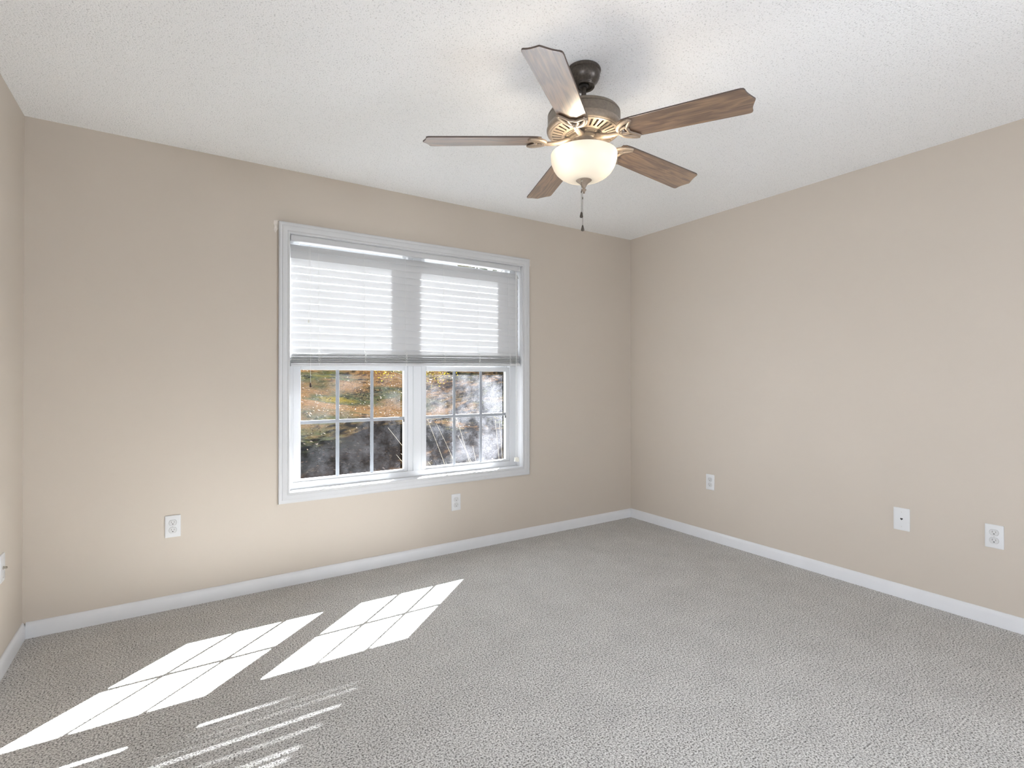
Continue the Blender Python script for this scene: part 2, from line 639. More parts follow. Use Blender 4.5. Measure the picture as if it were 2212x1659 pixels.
BARK = simple('grey_brown_bark', (0.085, 0.065, 0.05), 0.9, noise=0.4, nscale=12)
LEAFY = varied('autumn_leaves', [(0.07, 0.055, 0.008), (0.14, 0.105, 0.008), (0.20, 0.15, 0.012)], 0.6, 1.2, 0.4)
LEAFG = varied('green_leaves', [(0.03, 0.06, 0.015), (0.07, 0.10, 0.02), (0.16, 0.15, 0.03)], 0.6, 1.0, 0.3)
LITTER = varied('dry_fallen_leaves', [(0.03, 0.015, 0.008), (0.05, 0.03, 0.015), (0.085, 0.062, 0.04)], 0.85, 9.0, 0.1)
TWIG = simple('pale_dry_twig', (0.22, 0.20, 0.15), 0.5)
SIDING = simple('outer_siding', (0.55, 0.53, 0.50), 0.8)

# ------------------------------------------------------------------ room shell
XL, XR, YB, YF, H = -3.965, 0.0, 0.0, -6.10, 2.44
FX0, FX1, FZ0, FZ1 = -3.40, -0.30, 0.12, 1.95
WT = 0.125                       # depth of the window wall
OX0, OX1, OZ0, OZ1 = -2.806, -1.158, 0.545, 2.067


def box_obj(name, mat, boxes, label, cat, kind='structure', bevel=0.0):
    mb = MB()
    for b in boxes:
        mb.box(*b)
    return tag(mb.build(name, mat, bevel=bevel), label, cat, kind=kind)


box_obj('floor', CARPET, [(XL - .12, XR + .12, YF - .12, YB + WT, -0.12, 0)], 'light grey speckled cut-pile carpet across the whole room', 'floor')
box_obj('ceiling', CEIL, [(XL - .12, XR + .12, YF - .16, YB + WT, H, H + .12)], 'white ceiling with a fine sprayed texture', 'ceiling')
box_obj('wall_back', PAINT, [(XL - .12, OX0, 0, WT, 0, H), (OX1, XR + .12, 0, WT, 0, H), (OX0, OX1, 0, WT, 0, OZ0), (OX0, OX1, 0, WT, OZ1, H)],
        'beige wall with the wide white window in it', 'wall')
SZ0, SZ1, SY0, SY1 = .40, 1.62, -5.65, -4.25
box_obj('wall_right', PAINT, [(XR, XR + .12, YF - .12, SY0, 0, H), (XR, XR + .12, SY1, 0, 0, H), (XR, XR + .12, SY0, SY1, 0, SZ0), (XR, XR + .12, SY0, SY1, SZ1, H)], 'long beige wall on the right with three white plates', 'wall')
TY0, TY1 = -4.25, -2.75
box_obj('wall_left', PAINT, [(XL - .12, XL, YF - .12, TY0, 0, H), (XL - .12, XL, TY1, 0, 0, H), (XL - .12, XL, TY0, TY1, 0, SZ0), (XL - .12, XL, TY0, TY1, SZ1, H)], 'narrow strip of beige wall at the left edge', 'wall')
box_obj('wall_front', PAINT, [(XL, FX0, YF - .16, YF, 0, H), (FX1, XR, YF - .16, YF, 0, H), (FX0, FX1, YF - .16, YF, 0, FZ0), (FX0, FX1, YF - .16, YF, FZ1, H)],
        'beige wall behind the camera with a window added for fill light', 'wall')


def baseboard(name, length, label):
    """profile runs along +x at y=0 (wall), thickness towards -y"""
    prof = [(0, 0), (-0.0125, 0), (-0.0125, 0.054), (-0.0105, 0.060), (-0.0085, 0.066), (-0.004, 0.0725), (-0.001, 0.074), (0, 0.074)]
    mb = MB()
    n = len(prof)
    vs = [(0, y, z) for y, z in prof] + [(length, y, z) for y, z in prof]
    fs = [tuple(range(n)), tuple(range(2 * n - 1, n - 1, -1))] + [(k, n + k, n + (k + 1) % n, (k + 1) % n) for k in range(n)]
    mb.add(vs, fs)
    o = mb.build(name, TRIM, smooth=25)
    return tag(o, label, 'baseboard', kind='structure')


o = baseboard('baseboard_back', XR - XL - 0.0252, 'white baseboard along the window wall')
o.location = (XL + .0126, 0, 0)
o = baseboard('baseboard_right', -YF, 'white baseboard along the right wall')
o.location = (XR, 0, 0)
o.rotation_euler.z = -pi / 2
o = baseboard('baseboard_left', -YF, 'short white baseboard at the left edge')
o.location = (XL, YF, 0)
o.rotation_euler.z = pi / 2
o = baseboard('baseboard_front', XR - XL - 0.0252, 'white baseboard on the wall behind the camera')
o.location = (XR - .0126, YF, 0)
o.rotation_euler.z = pi


# ------------------------------------------------------------------ window
def picture_frame(mb, x0, x1, z0, z1, prof):
    """mitred frame around an opening; prof = list of (outward offset, y), swept round the rectangle"""
    n = len(prof)
    rings = []
    for (sx, sz, cx, cz) in ((-1, -1, x0, z0), (1, -1, x1, z0), (1, 1, x1, z1), (-1, 1, x0, z1)):
        rings.append([(cx + sx * o_, y, cz + sz * o_) for o_, y in prof])
    vs = [p for r in rings for p in r]
    fs = []
    for i in range(4):
        j = (i + 1) % 4
        for k in range(n - 1):
            fs.append((i * n + k, j * n + k, j * n + k + 1, i * n + k + 1))
    mb.add(vs, fs)


win = empty('window_1', (-1.98, 0, OZ0))
tag(win, 'wide white double window with its blind half lowered', 'window', kind='structure')
WO = Vector((-1.98, 0, OZ0))


def wl(x0, x1, y0, y1, z0, z1):
    return (x0 - WO.x, x1 - WO.x, y0, y1, z0 - WO.z, z1 - WO.z)


# casing with a stepped colonial profile
mb = MB()
picture_frame(mb, OX0 - WO.x, OX1 - WO.x, OZ0 - WO.z, OZ1 - WO.z,
              [(0.0, 0.01), (0.0, -0.0125), (0.002, -0.0145), (0.010, -0.0145), (0.013, -0.0125), (0.016, -0.0125), (0.020, -0.0150),
               (0.036, -0.0175), (0.041, -0.0175), (0.0425, -0.0155), (0.0455, -0.0155), (0.048, -0.0165), (0.052, -0.0175), (0.058, -0.0175),
               (0.061, -0.0160), (0.062, -0.0135), (0.062, 0.0)])
mb.build('casing', CASE, win, smooth=28)
# jamb boards
mb = MB()
JB = 0.008
mb.box(*wl(OX0, OX0 + JB * .2, 0.0, 0.10, OZ0, OZ1))
mb.box(*wl(OX1 - JB * .2, OX1, 0.0, 0.10, OZ0, OZ1))
mb.box(*wl(OX0, OX1, 0.0, 0.10, OZ1 - JB * .2, OZ1))
mb.build('jamb', TRIM, win)
mb = MB()
mb.box(*wl(OX0, OX1, -0.004, 0.10, OZ0 - .012, OZ0 + .001))
mb.build('sill', TRIM, win, bevel=0.003)
# vinyl main frame (stepped): outer members + sill nose
FY = 0.070
mb = MB()
mb.box(*wl(OX0 + .0016, -2.774, FY, WT + .004, OZ0, OZ1))
mb.box(*wl(-1.222, OX1 - .0016, FY, WT + .004, OZ0, OZ1))
mb.box(*wl(-2.774, -1.222, FY, WT + .004, OZ1 - .0025, OZ1))
mb.box(*wl(-2.774, -1.222, FY, WT + .012, OZ0 + .001, 0.586))
mb.build('frame', VINYL, win, bevel=0.002)
mb = MB()
mb.box(*wl(-2.044, -2.0065, FY, WT + .004, .586, OZ1 - .0025))
mb.box(*wl(-1.948, -1.921, FY, WT + .004, .586, OZ1 - .0025))
mb.box(*wl(-2.0065, -1.948, FY - .004, WT + .004, .586, OZ1 - .0025))
for gx in (-2.0065, -1.948):
    mb.box(*wl(gx - .0015, gx + .0015, FY - .006, FY + .01, .586, OZ1 - .0025))
mb.build('mullion', VINYL, win, bevel=0.0015)


def sash(x0, x1, gx0, gx1, z0, gz0, gz1, z1, y0, y1, part, rows=2):
    """one sash: rails and stiles as one mesh, its glass and its grille as sub-parts"""
    m_ = MB()
    m_.box(*wl(x0, gx0, y0, y1, z0, z1))
    m_.box(*wl(gx1, x1, y0, y1, z0, z1))
    m_.box(*wl(gx0, gx1, y0, y1, z0, gz0))
    m_.box(*wl(gx0, gx1, y0, y1, gz1, z1))
    s_ = m_.build(part, VINYL, win, bevel=0.002)
    gy = y0 + 0.009
    g_ = MB()
    g_.box(*wl(gx0, gx1, gy, gy + .004, gz0, gz1))
    g_.build('glass_pane', GLASS, s_)
    k_ = MB()
    bw = 0.0105
    zc = gz0 + (gz1 - gz0) * 0.518
    n = 3
    for i in range(1, n):
        xc = gx0 + (gx1 - gx0) * i / n
        k_.box(*wl(xc - bw, xc + bw, gy - .007, gy - .001, gz0, gz1))
    k_.box(*wl(gx0, gx1, gy - .008, gy - .0005, zc - bw, zc + bw))
    if part == 'lower_sash':
        k_.build('grille', GRID, s_, bevel=0.002)
    return s_


LY0, LY1 = 0.076, 0.110
sash(-2.774, -2.044, -2.7300, -2.0690, .586, .5985, 1.2665, 1.300, LY0, LY1, 'lower_sash')
sash(-1.921, -1.222, -1.9080, -1.2540, .586, .5985, 1.2665, 1.300, LY0, LY1, 'lower_sash')
UY0, UY1 = 0.1110, 0.129
sash(-2.774, -2.044, -2.7295, -2.0655, 1.295, 1.390, 2.046, 2.0645, UY0, UY1, 'upper_sash')
sash(-1.921, -1.222, -1.9055, -1.2445, 1.295, 1.390, 2.046, 2.0645, UY0, UY1, 'upper_sash')
# sash latches on the right stiles
for lx, lz in ((-2.0700, .930), (-1.2550, .925)):
    m_ = MB()
    m_.box(*wl(lx - .002, lx + .002, LY0 - .001, LY0 + .012, lz - .010, lz + .008))
    m_.build('latch', BLACKM, win, bevel=0.001)


# caulk smears beside the upper corners of the casing
def smear(pts, name='caulk_smear'):
    m_ = MB()
    n = len(pts)
    m_.prism([(x - WO.x, z - WO.z) for x, z in pts], 0, 0.0015)
    m_.xform(Matrix(((1, 0, 0, 0), (0, 0, -1, 0), (0, 1, 0, 0), (0, 0, 0, 1))))
    return m_.build(name, CAULK, win)


smear([(-2.868, 2.135), (-2.892, 2.130), (-2.894, 2.112), (-2.889, 2.098), (-2.893, 2.075), (-2.885, 2.058), (-2.880, 2.068), (-2.868, 2.085)])
smear([(-1.096, 2.128), (-1.080, 2.130), (-1.084, 2.11), (-1.080, 2.085), (-1.086, 2.072), (-1.096, 2.075)])

# unseen windows added behind and beside the camera to pass the fill light
def fill_window(name, hx, hz, loc, rz, label):
    w2 = empty(name, loc, (0, 0, rz))
    tag(w2, label, 'window', kind='structure')
    m_ = MB()
    picture_frame(m_, -hx, hx, 0, hz, [(0.0, -0.12), (0.0, 0.014), (0.03, 0.017), (0.055, 0.021), (0.062, 0.016), (0.062, 0.0)])
    m_.build('casing', TRIM, w2)
    m_ = MB()
    for xx in (-hx, -0.03, hx - .06):
        m_.box(xx, xx + .06, -0.11, -0.06, 0, hz)
    m_.box(-hx, hx, -0.11, -0.06, 0, .06)
    m_.box(-hx, hx, -0.11, -0.06, hz - .06, hz)
    m_.build('frame', VINYL, w2)


fill_window('fill_window_rear', (FX1 - FX0) / 2, FZ1 - FZ0, ((FX0 + FX1) / 2, YF, FZ0), 0, 'wide bare window added for fill light in the wall behind the camera')
fill_window('fill_window_right', (SY1 - SY0) / 2, SZ1 - SZ0, (XR, (SY0 + SY1) / 2, SZ0), pi / 2, 'bare side window added for fill light in the right wall behind the view')
fill_window('fill_window_left', (TY1 - TY0) / 2, SZ1 - SZ0, (XL, (TY0 + TY1) / 2, SZ0), -pi / 2, 'bare side window added for fill light in the left wall beside the camera')

# ------------------------------------------------------------------ blind
BX0, BX1 = -2.800, -1.172
BYC = 0.032
BO = Vector((-1.98, BYC, OZ1))
blind = empty('window_blind', BO)
tag(blind, 'white two-inch slatted blind lowered halfway over the window', 'blind')


def bl(mb_):
    return mb_.xform(Matrix.Translation(-BO))


m_ = MB()
m_.box(BX0 + .004, BX1 - .004, BYC - .018, BYC + .030, 2.0345, 2.0635)
bl(m_).build('headrail', RAIL, blind, bevel=0.002)
m_ = MB()
m_.box(BX0, BX1 + .006, BYC - .028, BYC - .019, 2.0300, 2.0648)
m_.box(BX0, BX0 + .018, BYC - .0295, BYC - .018, 2.0300, 2.0648)
m_.box(BX1 - .012, BX1 + .006, BYC - .0295, BYC - .018, 2.0300, 2.0648)
bl(m_).build('valance', RAIL, blind, bevel=0.0025)

TH = radians(80.3)
rnd = random.Random(4)


def slat_mesh(mb_, zl, zr, th, crown=0.0032, w=0.0508, t=0.0026, xo=0.0, yo=0.0):
    """slat whose ROOM edge hangs lower; zl/zr = height of the slat axis at its left and right end"""
    K = 6
    top, bot = [], []
    for i in range(K + 1):
        s_ = -w / 2 + w * i / K                       # -: room edge, +: outer edge
        c_ = crown * (1 - (2 * s_ / w) ** 2)
        for lst, off in ((top, t / 2), (bot, -t / 2)):
            a, h_ = s_, c_ + off
            y = a * cos(th) - h_ * sin(th)
            z = a * sin(th) + h_ * cos(th)
            lst.append((y + yo, z))
    ring = top + bot[::-1]
    n = len(ring)
    vs = [(BX0 + .003 + xo, BYC + y, zl + z) for y, z in ring] + [(BX1 - .004 + xo, BYC + y, zr + z) for y, z in ring]
    fs = [tuple(range(n)), tuple(range(2 * n - 1, n - 1, -1))] + [(k, n + k, n + (k + 1) % n, (k + 1) % n) for k in range(n)]
    mb_.add(vs, fs)


sl_mb = MB()
PITCH = 0.0440
Z0 = 1.9755 + 0.0508 / 2 * sin(TH)
for i in range(14):
    j = rnd.uniform(-.0006, .0006)
    if i == 0:
        slat_mesh(sl_mb, 1.9948, 1.9955, radians(54))
        continue
    slat_mesh(sl_mb, Z0 - i * PITCH + j, Z0 - i * PITCH - j + 0.0005, TH + radians(rnd.uniform(-1.8, 1.8)), xo=rnd.uniform(-.001, .001))
slat_mesh(sl_mb, 1.3865, 1.4010, radians(60))
bl(sl_mb).build('slats', SLAT, blind, smooth=40)
# gathered slats and bottom rail
st_mb = MB()
SL, SR = 1.286, 1.3105                                # underside at the left / right end
for i in range(9):
    zl = SL + .0205 + i * .0068
    zr = SR + .0205 + i * .0068
    slat_mesh(st_mb, zl + rnd.uniform(-.0008, .0008), zr + rnd.uniform(-.0008, .0008), radians(rnd.uniform(3, 9)), xo=rnd.uniform(-.003, .003), yo=rnd.uniform(-.0035, .0035))
bl(st_mb).build('gathered_slats', SLAT, blind, smooth=40)
br = MB()
n = 8
ring = [(-.026, 0), (.026, 0), (.0265, .004), (.0265, .012), (.025, .0155), (-.025, .0155), (-.0265, .012), (-.0265, .004)]
vs = [(BX0 + .001, BYC + y, SL + z) for y, z in ring] + [(BX1 + .004, BYC + y, SR + z) for y, z in ring]
br.add(vs, [tuple(range(n)), tuple(range(2 * n - 1, n - 1, -1))] + [(k, n + k, n + (k + 1) % n, (k + 1) % n) for k in range(n)])
bl(br).build('bottom_rail', RAIL, blind, smooth=30)

LADX = [-2.638, -2.356, -2.082, -1.801, -1.525, -1.262]


def zstack(x):
    return SL + (SR - SL) * (x - BX0) / (BX1 - BX0)


for lx in LADX:
    m_ = MB()
    zb = zstack(lx)
    for yy in (-0.0085,):
        m_.tube([(lx, BYC + yy, 2.024), (lx + .0008, BYC + yy - .001, 1.7), (lx, BYC + yy - .001, zb + .095)], 0.0009, 6)
    # loose loops of ladder string over the gathered slats
    for q in range(4):
        z_ = zb + .090 - q * .019
        pts = []
        for k in range(9):
            a = 2 * pi * k / 8
            pts.append((lx + .0065 * cos(a) + (rnd.uniform(-.0025, .0025)), BYC - .0315 - .002 * sin(a * 2), z_ - .0105 + .010 * sin(a)))
        m_.tube(pts, 0.0008, 5)
    m_.tube([(lx, BYC - .0095, zb + .095), (lx + .002, BYC - .031, zb + .083), (lx - .001, BYC - .0315, zb + .05), (lx + .001, BYC - .0315, zb + .012), (lx, BYC - .0285, zb - .0015), (lx, BYC - .01, zb - .002)], 0.0009, 5)
    bl(m_).build('ladder_cord', CORD, blind)


def tassel(parent, x, y, ztop, mat, h=.020, r=.0062):
    m_ = MB()
    m_.lathe([(.0012, 0), (r * .55, -.0006), (r * .62, -.004), (r * .58, -h * .45), (r * .95, -h * .95), (r, -h), (.001, -h - .0004)], 14, (x, y, ztop))
    return bl(m_).build('tassel', mat, parent, smooth=40)


# tilt cords on the left, lift cords on the right
cy = BYC - .034
m_ = MB()
m_.tube([(-2.699, cy + .004, 2.024), (-2.699, cy, 1.98), (-2.700, cy, 1.560)], 0.0008, 6)
c1 = bl(m_).build('tilt_cord', CORD, blind)
tassel(c1, -2.700, cy, 1.566, TASSEL, .018, .0045)
m_ = MB()
m_.tube([(-2.6925, cy + .004, 2.024), (-2.692, cy, 1.98), (-2.690, cy - .002, 1.40), (-2.690, cy - .003, 1.190)], 0.0009, 6)
m_.ball((-2.690, cy - .003, 1.192), .0018)
c2 = bl(m_).build('tilt_cord', CORD, blind)
tassel(c2, -2.690, cy - .003, 1.186, TASSEL_D, .026, .0078)
for k, (xx, zend, wob) in enumerate(((-1.2125, .622, .0), (-1.2085, .618, .003))):
    m_ = MB()
    pts = [(xx, cy + .004, 2.024), (xx + .0005, cy, 1.99), (xx + .001, cy - .001, 1.40)]
    for q in range(1, 9):
        t_ = q / 8
        pts.append((xx + .001 + wob * sin(t_ * 9 + k) + t_ * k * .012, cy + .002 + .001 * sin(t_ * 7), 1.40 + (zend - 1.40) * t_))
    m_.tube(pts, 0.0013, 6)
    for zk in (1.115 - k * .01, .885 - k * .02):
        m_.ball((pts[5][0], cy + .002, zk), .0028)
    ce = bl(m_).build('lift_cord', CORD, blind)
    for dx in (-.010, .006):
        tassel(ce, pts[-1][0] + dx * .8, cy + .002, zend + .002 - abs(dx) * .3, TASSEL, .030, .0085)

# ------------------------------------------------------------------ wall plates


def stadium(r, cut, n=28, cx=0, cy=0):
    """disc of radius r cut flat above and below at +-cut (a duplex receptacle face)"""
    pts = []
    for k in range(n):
        a = 2 * pi * k / n
        x, y = r * cos(a), r * sin(a)
        pts.append((cx + x, cy + max(-cut, min(cut, y))))
    return pts


def rrect(w, h, r, n=5, cx=0, cy=0):
    pts = []
    for sx, sy, a0 in ((1, 1, 0), (-1, 1, pi / 2), (-1, -1, pi), (1, -1, 3 * pi / 2)):
        for k in range(n + 1):
            a = a0 + pi / 2 * k / n
            pts.append((cx + sx * (w / 2 - r) + r * cos(a), cy + sy * (h / 2 - r) + r * sin(a)))
    return pts


# plates are modelled in the xz plane, facing -y, wall at y = 0
STAND = Matrix(((1, 0, 0, 0), (0, 0, -1, 0), (0, 1, 0, 0), (0, 0, 0, 1)))


def domed_plate(w, h, t, r=.003, e=.004):
    m_ = MB()
    a = rrect(w, h, r)
    b = rrect(w - .0012, h - .0012, r)
    c = rrect(w - 2 * e, h - 2 * e, r)
    n = len(a)
    vs = [(x, y, 0) for x, y in a] + [(x, y, t * .55) for x, y in a] + [(x, y, t * .8) for x, y in b] + [(x, y, t) for x, y in c]
    fs = [tuple(range(n - 1, -1, -1)), tuple(range(3 * n, 4 * n))]
    for q in range(3):
        for k in range(n):
            k2 = (k + 1) % n
            fs.append((q * n + k, q * n + k2, (q + 1) * n + k2, (q + 1) * n + k))
    m_.add(vs, fs)
    return m_.xform(STAND)


def outlet():
    root = empty('wall_outlet')
    domed_plate(.0705, .1145, .0058).build('cover_plate', PLATE, root, smooth=35)
    for s_ in (1, -1):
        zc = s_ * .0195
        m_ = MB()
        m_.prism(stadium(.0172, .0140, cy=zc), 0.004, 0.0078)
        rc = m_.xform(STAND).build('receptacle', RECEPT, root, bevel=.0008)
        m_ = MB()
        m_.prism(stadium(.0184, .0152, cy=zc), 0.0045, 0.0062)
        m_.xform(STAND).build('gasket_line', GAP, rc)
        m_ = MB()
        m_.box(-.0075, -.0053, -.0082, -.0070, zc - .0010, zc + .0078)
        m_.box(.0053, .0075, -.0082, -.0070, zc - .0002, zc + .0068)
        m_.build('blade_slot', SLOTG, rc)
        m_ = MB()
        m_.prism([(x, y - .0068 + zc) for x, y in stadium(.0028, .0020)], .0070, .0083)
        m_.xform(STAND).build('ground_slot', SLOT, rc)
    m_ = MB()
    m_.lathe([(.0001, 0), (.0028, 0), (.0028, .0014), (.0018, .002), (.0001, .002)], 14)
    m_.xform(STAND)
    m_.build('screw', SCREW, root, loc=(0, -.0056, 0))
    return root


def copy_tree(o, parent=None):
    c = o.copy()
    COL.objects.link(c)
    c.parent = parent
    for ch in list(o.children):
        copy_tree(ch, c)
    return c


out0 = outlet()
G = 'duplex wall outlets'
spots = [((-3.379, 0, .4340), 0, 'white duplex outlet on the window wall left of the window'),
         ((-1.7170, 0, .3480), 0, 'white duplex outlet directly below the window'),
         ((0, -.8110, .4370), -pi / 2, 'white duplex outlet on the right wall nearest the room corner'),
         ((0, -2.4200, .4350), -pi / 2, 'white duplex outlet on the right wall beside the telephone jack plate')]
for i, (loc, rz, lab) in enumerate(spots):
    o = out0 if i == 0 else copy_tree(out0)
    o.location = loc
    o.rotation_euler.z = rz
    tag(o, lab, 'outlet', G)

jack = empty('telephone_jack', (0, -2.0335, .4335), (0, 0, -pi / 2))
tag(jack, 'white phone jack plate with one dark keyhole port on the right wall', 'wall plate')
domed_plate(.0765, .1225, .0065, .003, .006).build('cover_plate', PLATE, jack, smooth=35)
m_ = MB()
m_.prism([(-.0060, .0050), (-.0064, .0006), (-.0030, -.0030), (0, -.0068), (.0030, -.0030), (.0064, .0006), (.0060, .0050)][::1], .0055, .0073)
m_.xform(STAND).build('port', SLOT, jack, loc=(.001, 0, .001))
m_ = MB()
m_.prism(rrect(.018, .018, .002), .005, .0068)
m_.xform(STAND).build('port_frame', PLATE, jack, loc=(.001, 0, .0))
for zz in (.040, -.040):
    m_ = MB()
    m_.lathe([(.0001, 0), (.0030, 0), (.0030, .0010), (.0018, .0016), (.0001, .0016)], 14)
    m_.xform(STAND)
    m_.build('screw', SCREW, jack, loc=(.001, -.0060, zz))

coax = empty('cable_plate', (XL, -.3515, .4350), (0, 0, pi / 2))
tag(coax, 'white cable outlet plate with a metal coax connector at the left edge', 'wall plate')
domed_plate(.0705, .1145, .0055, .012, .005).build('cover_plate', PLATE, coax, smooth=35)
m_ = MB()
m_.lathe([(.0001, 0), (.0068, 0), (.0068, .003), (.0046, .003), (.0046, .0045), (.0050, .005), (.0046, .0062), (.0050, .007), (.0046, .0082), (.0050, .009), (.0046, .0102), (.0048, .013), (.0030, .0135), (.0030, .010), (.0001, .010)], 18)
m_.xform(STAND)
m_.build('coax_connector', NICKEL, coax, smooth=30, loc=(0, -.0050, 0))
for zz in (.040, -.040):
    m_ = MB()
    m_.lathe([(.0001, 0), (.0028, 0), (.0028, .0010), (.0018, .0016), (.0001, .0016)], 14)
    m_.xform(STAND)
    m_.build('screw', SCREW, coax, loc=(0, -.0050, zz))

# ------------------------------------------------------------------ ceiling fan
FC = Vector((-2.006, -1.696, H))
fan = empty('ceiling_fan', FC)
tag(fan, 'five-blade bronze ceiling fan with walnut blades and a lit bowl light', 'ceiling fan')


def rz_(z):
    return z - H


def lathe_part(name, prof, mat, n=64, parent=None, smooth=32, **kw):
    m_ = MB()
    m_.lathe([(r, rz_(z)) for r, z in prof], n, **kw)
    return m_.build(name, mat, parent or fan, smooth=smooth)


CZ = [(.0001, 2.4395), (.0655, 2.4395), (.0680, 2.434), (.0670, 2.428), (.0632, 2.4245), (.0640, 2.419), (.0640, 2.412), (.0615, 2.402), (.0565, 2.392), (.0500, 2.384), (.0440, 2.378), (.0420, 2.3745), (.0440, 2.3715), (.0425, 2.3690), (.0345, 2.3690), (.0325, 2.3750), (.018, 2.377)]
lathe_part('canopy', CZ, BRONZE_D)
lathe_part('hanger_ball', [(.0001, 2.365), (.014, 2.366), (.020, 2.372), (.0205, 2.379), (.017, 2.386), (.0001, 2.390)], BLACKM, 32)
lathe_part('downrod', [(.0098, 2.372), (.0098, 2.280), (.017, 2.278), (.018, 2.264)], BRONZE_D, 32)
lathe_part('motor_housing', [(.016, 2.2680), (.100, 2.2700), (.128, 2.2680), (.1385, 2.2630), (.1432, 2.2560), (.1436, 2.2510), (.1412, 2.2490), (.1436, 2.2470), (.1438, 2.2160), (.1442, 2.2130)], BRONZE, 96)
lathe_part('motor_rim', [(.1438, 2.2135), (.1455, 2.2080), (.1474, 2.2020), (.1478, 2.1970), (.1462, 2.1910), (.1415, 2.1860), (.1345, 2.1840), (.1335, 2.1880)], BRONZE_RIM_LIT, 96)

# vent plate: ring with sunk radial slots
m_ = MB()
NS = 34
r_edges = [.1345, .126, .088, .076]
z_at = {.1345: 2.1840, .126: 2.1822, .088: 2.1760, .076: 2.1738}
cols = []
for k in range(NS):
    a0 = 2 * pi * k / NS
    cols.append(a0 - 2 * pi / NS * .20)
    cols.append(a0 + 2 * pi / NS * .20)
nc = len(cols)
for r in r_edges:
    for a in cols:
        m_.v.append((r * cos(a), r * sin(a), rz_(z_at[r])))
for i in range(3):
    for k in range(nc):
        if i == 1 and k % 2 == 0:
            continue
        k2 = (k + 1) % nc
        m_.f.append((i * nc + k, i * nc + k2, (i + 1) * nc + k2, (i + 1) * nc + k))
o = m_.build('vent_plate', BRONZE_LIT, fan)
so = o.modifiers.new('solid', 'SOLIDIFY')
so.thickness = .003
so.offset = 0
so = o.modifiers.new('bevel', 'BEVEL')
so.width = .0008
so.segments = 2
lathe_part('motor_core', [(.130, 2.1895), (.086, 2.1825), (.072, 2.1800), (.070, 2.168), (.030, 2.166)], BRONZE, 48)
# flywheel hub with screws
lathe_part('hub', [(.076, 2.1780), (.076, 2.1710), (.066, 2.1690), (.062, 2.1685), (.062, 2.1590), (.050, 2.157), (.048, 2.1550), (.047, 2.135), (.049, 2.133), (.0001, 2.133)], BRONZE, 48)
lathe_part('light_fitter', [(.036, 2.138), (.050, 2.137), (.062, 2.131), (.0685, 2.122), (.0690, 2.116), (.0660, 2.113), (.0001, 2.115)], BRONZE_LIT, 64)
for k in range(10):
    a = 2 * pi * (k + .5) / 10
    m_ = MB()
    m_.lathe([(.0001, 0), (.0042, 0), (.0040, -.003), (.002, -.0042), (.0001, -.0042)], 12, (.069 * cos(a), .069 * sin(a), rz_(2.1692)))
    m_.build('screw', BRONZE_LIT, fan, smooth=40)

# opal bowl
bp_ = [(.1285, 2.1000), (.1300, 2.1015), (.1312, 2.0990), (.1314, 2.0920), (.1305, 2.0800), (.1272, 2.0640), (.1205, 2.0470), (.1105, 2.0315), (.0965, 2.0180), (.0790, 2.0075), (.0570, 2.0005), (.0330, 1.9970), (.0080, 1.9960)]
lathe_part('glass_bowl', bp_, BOWL, 96, smooth=60)
FD = .0155
lathe_part('finial', [(r, z + FD) for r, z in [(.0305, 1.9840), (.0320, 1.9855), (.0325, 1.9835), (.0300, 1.9800), (.0230, 1.9745), (.0165, 1.9690), (.0120, 1.9630), (.0095, 1.9570), (.0080, 1.9555), (.0078, 1.9535), (.0062, 1.9525), (.0060, 1.9475), (.0092, 1.9460), (.0098, 1.9430), (.0080, 1.9400), (.0055, 1.9370), (.0035, 1.9350), (.0048, 1.9335), (.0045, 1.9310), (.0001, 1.9300)]], BRONZE_LIT, 40, smooth=40)

# bulbs and their light
RV = Vector((cos(yaw), -sin(yaw), 0))
for k, a in enumerate((-50, 70, 190)):
    d = Vector((cos(radians(a)), sin(radians(a)), 0)) * .055
    m_ = MB()
    m_.lathe([(.0001, .0), (.012, .003), (.0185, .014), (.0200, .024), (.017, .036), (.0125, .048), (.012, .060)], 20, (d.x, d.y, rz_(2.044)))
    BULB = bpy.data.materials.get('lit_bulb')
    if not BULB:
        BULB, nt_, b_, o_ = new_mat('lit_bulb')
        b_.inputs['Emission Color'].default_value = (1.0, .88, .70, 1)
        b_.inputs['Emission Strength'].default_value = 4.0
    m_.build('light_bulb', BULB, fan, smooth=60)
    L = bpy.data.lights.new('bulb_light', 'POINT')
    L.energy = 1.6
    L.color = (1.0, .86, .66)
    L.shadow_soft_size = .032
    lo = bpy.data.objects.new('bulb_light', L)
    COL.objects.link(lo)
    lo.parent = fan
    lo.location = (d.x * 1.4, d.y * 1.4, rz_(2.082))

# blades: measured angle, slope and pitch of each
A0 = radians(-142.87)
DA = [.70, -.36, -1.62, -2.11, 3.39]
SLP = [-.0169, -.0929, -.0729, -.0209, -.0169]
PIT = [-.1946 + radians(x) for x in (-3.8, .9, .9, 1.5, .4)]
BZ = 2.1521
RT, RS, WS = .6394, .6153, .0663


def blade_outline():
    r0 = .168
    pts = []
    # lower long edge (v < 0) from root to tip
    pts += [(r0 + .004, -.046), (r0 + .018, -.0545), (.215, -.0580), (.30, -.0600), (.42, -.0625), (.54, -.0648), (.598, -.0660)]
    # rounded shoulder, ogee to the cusp
    pts += [(.609, -.0655), (.6165, -.0625), (.6195, -.0565), (.6200, -.050), (.6215, -.042), (.6248, -.032), (.6292, -.022), (.6340, -.012), (.6378, -.004), (.6394, 0)]
    up_ = [(x, -y) for x, y in pts[::-1]]
    return pts + up_[1:]


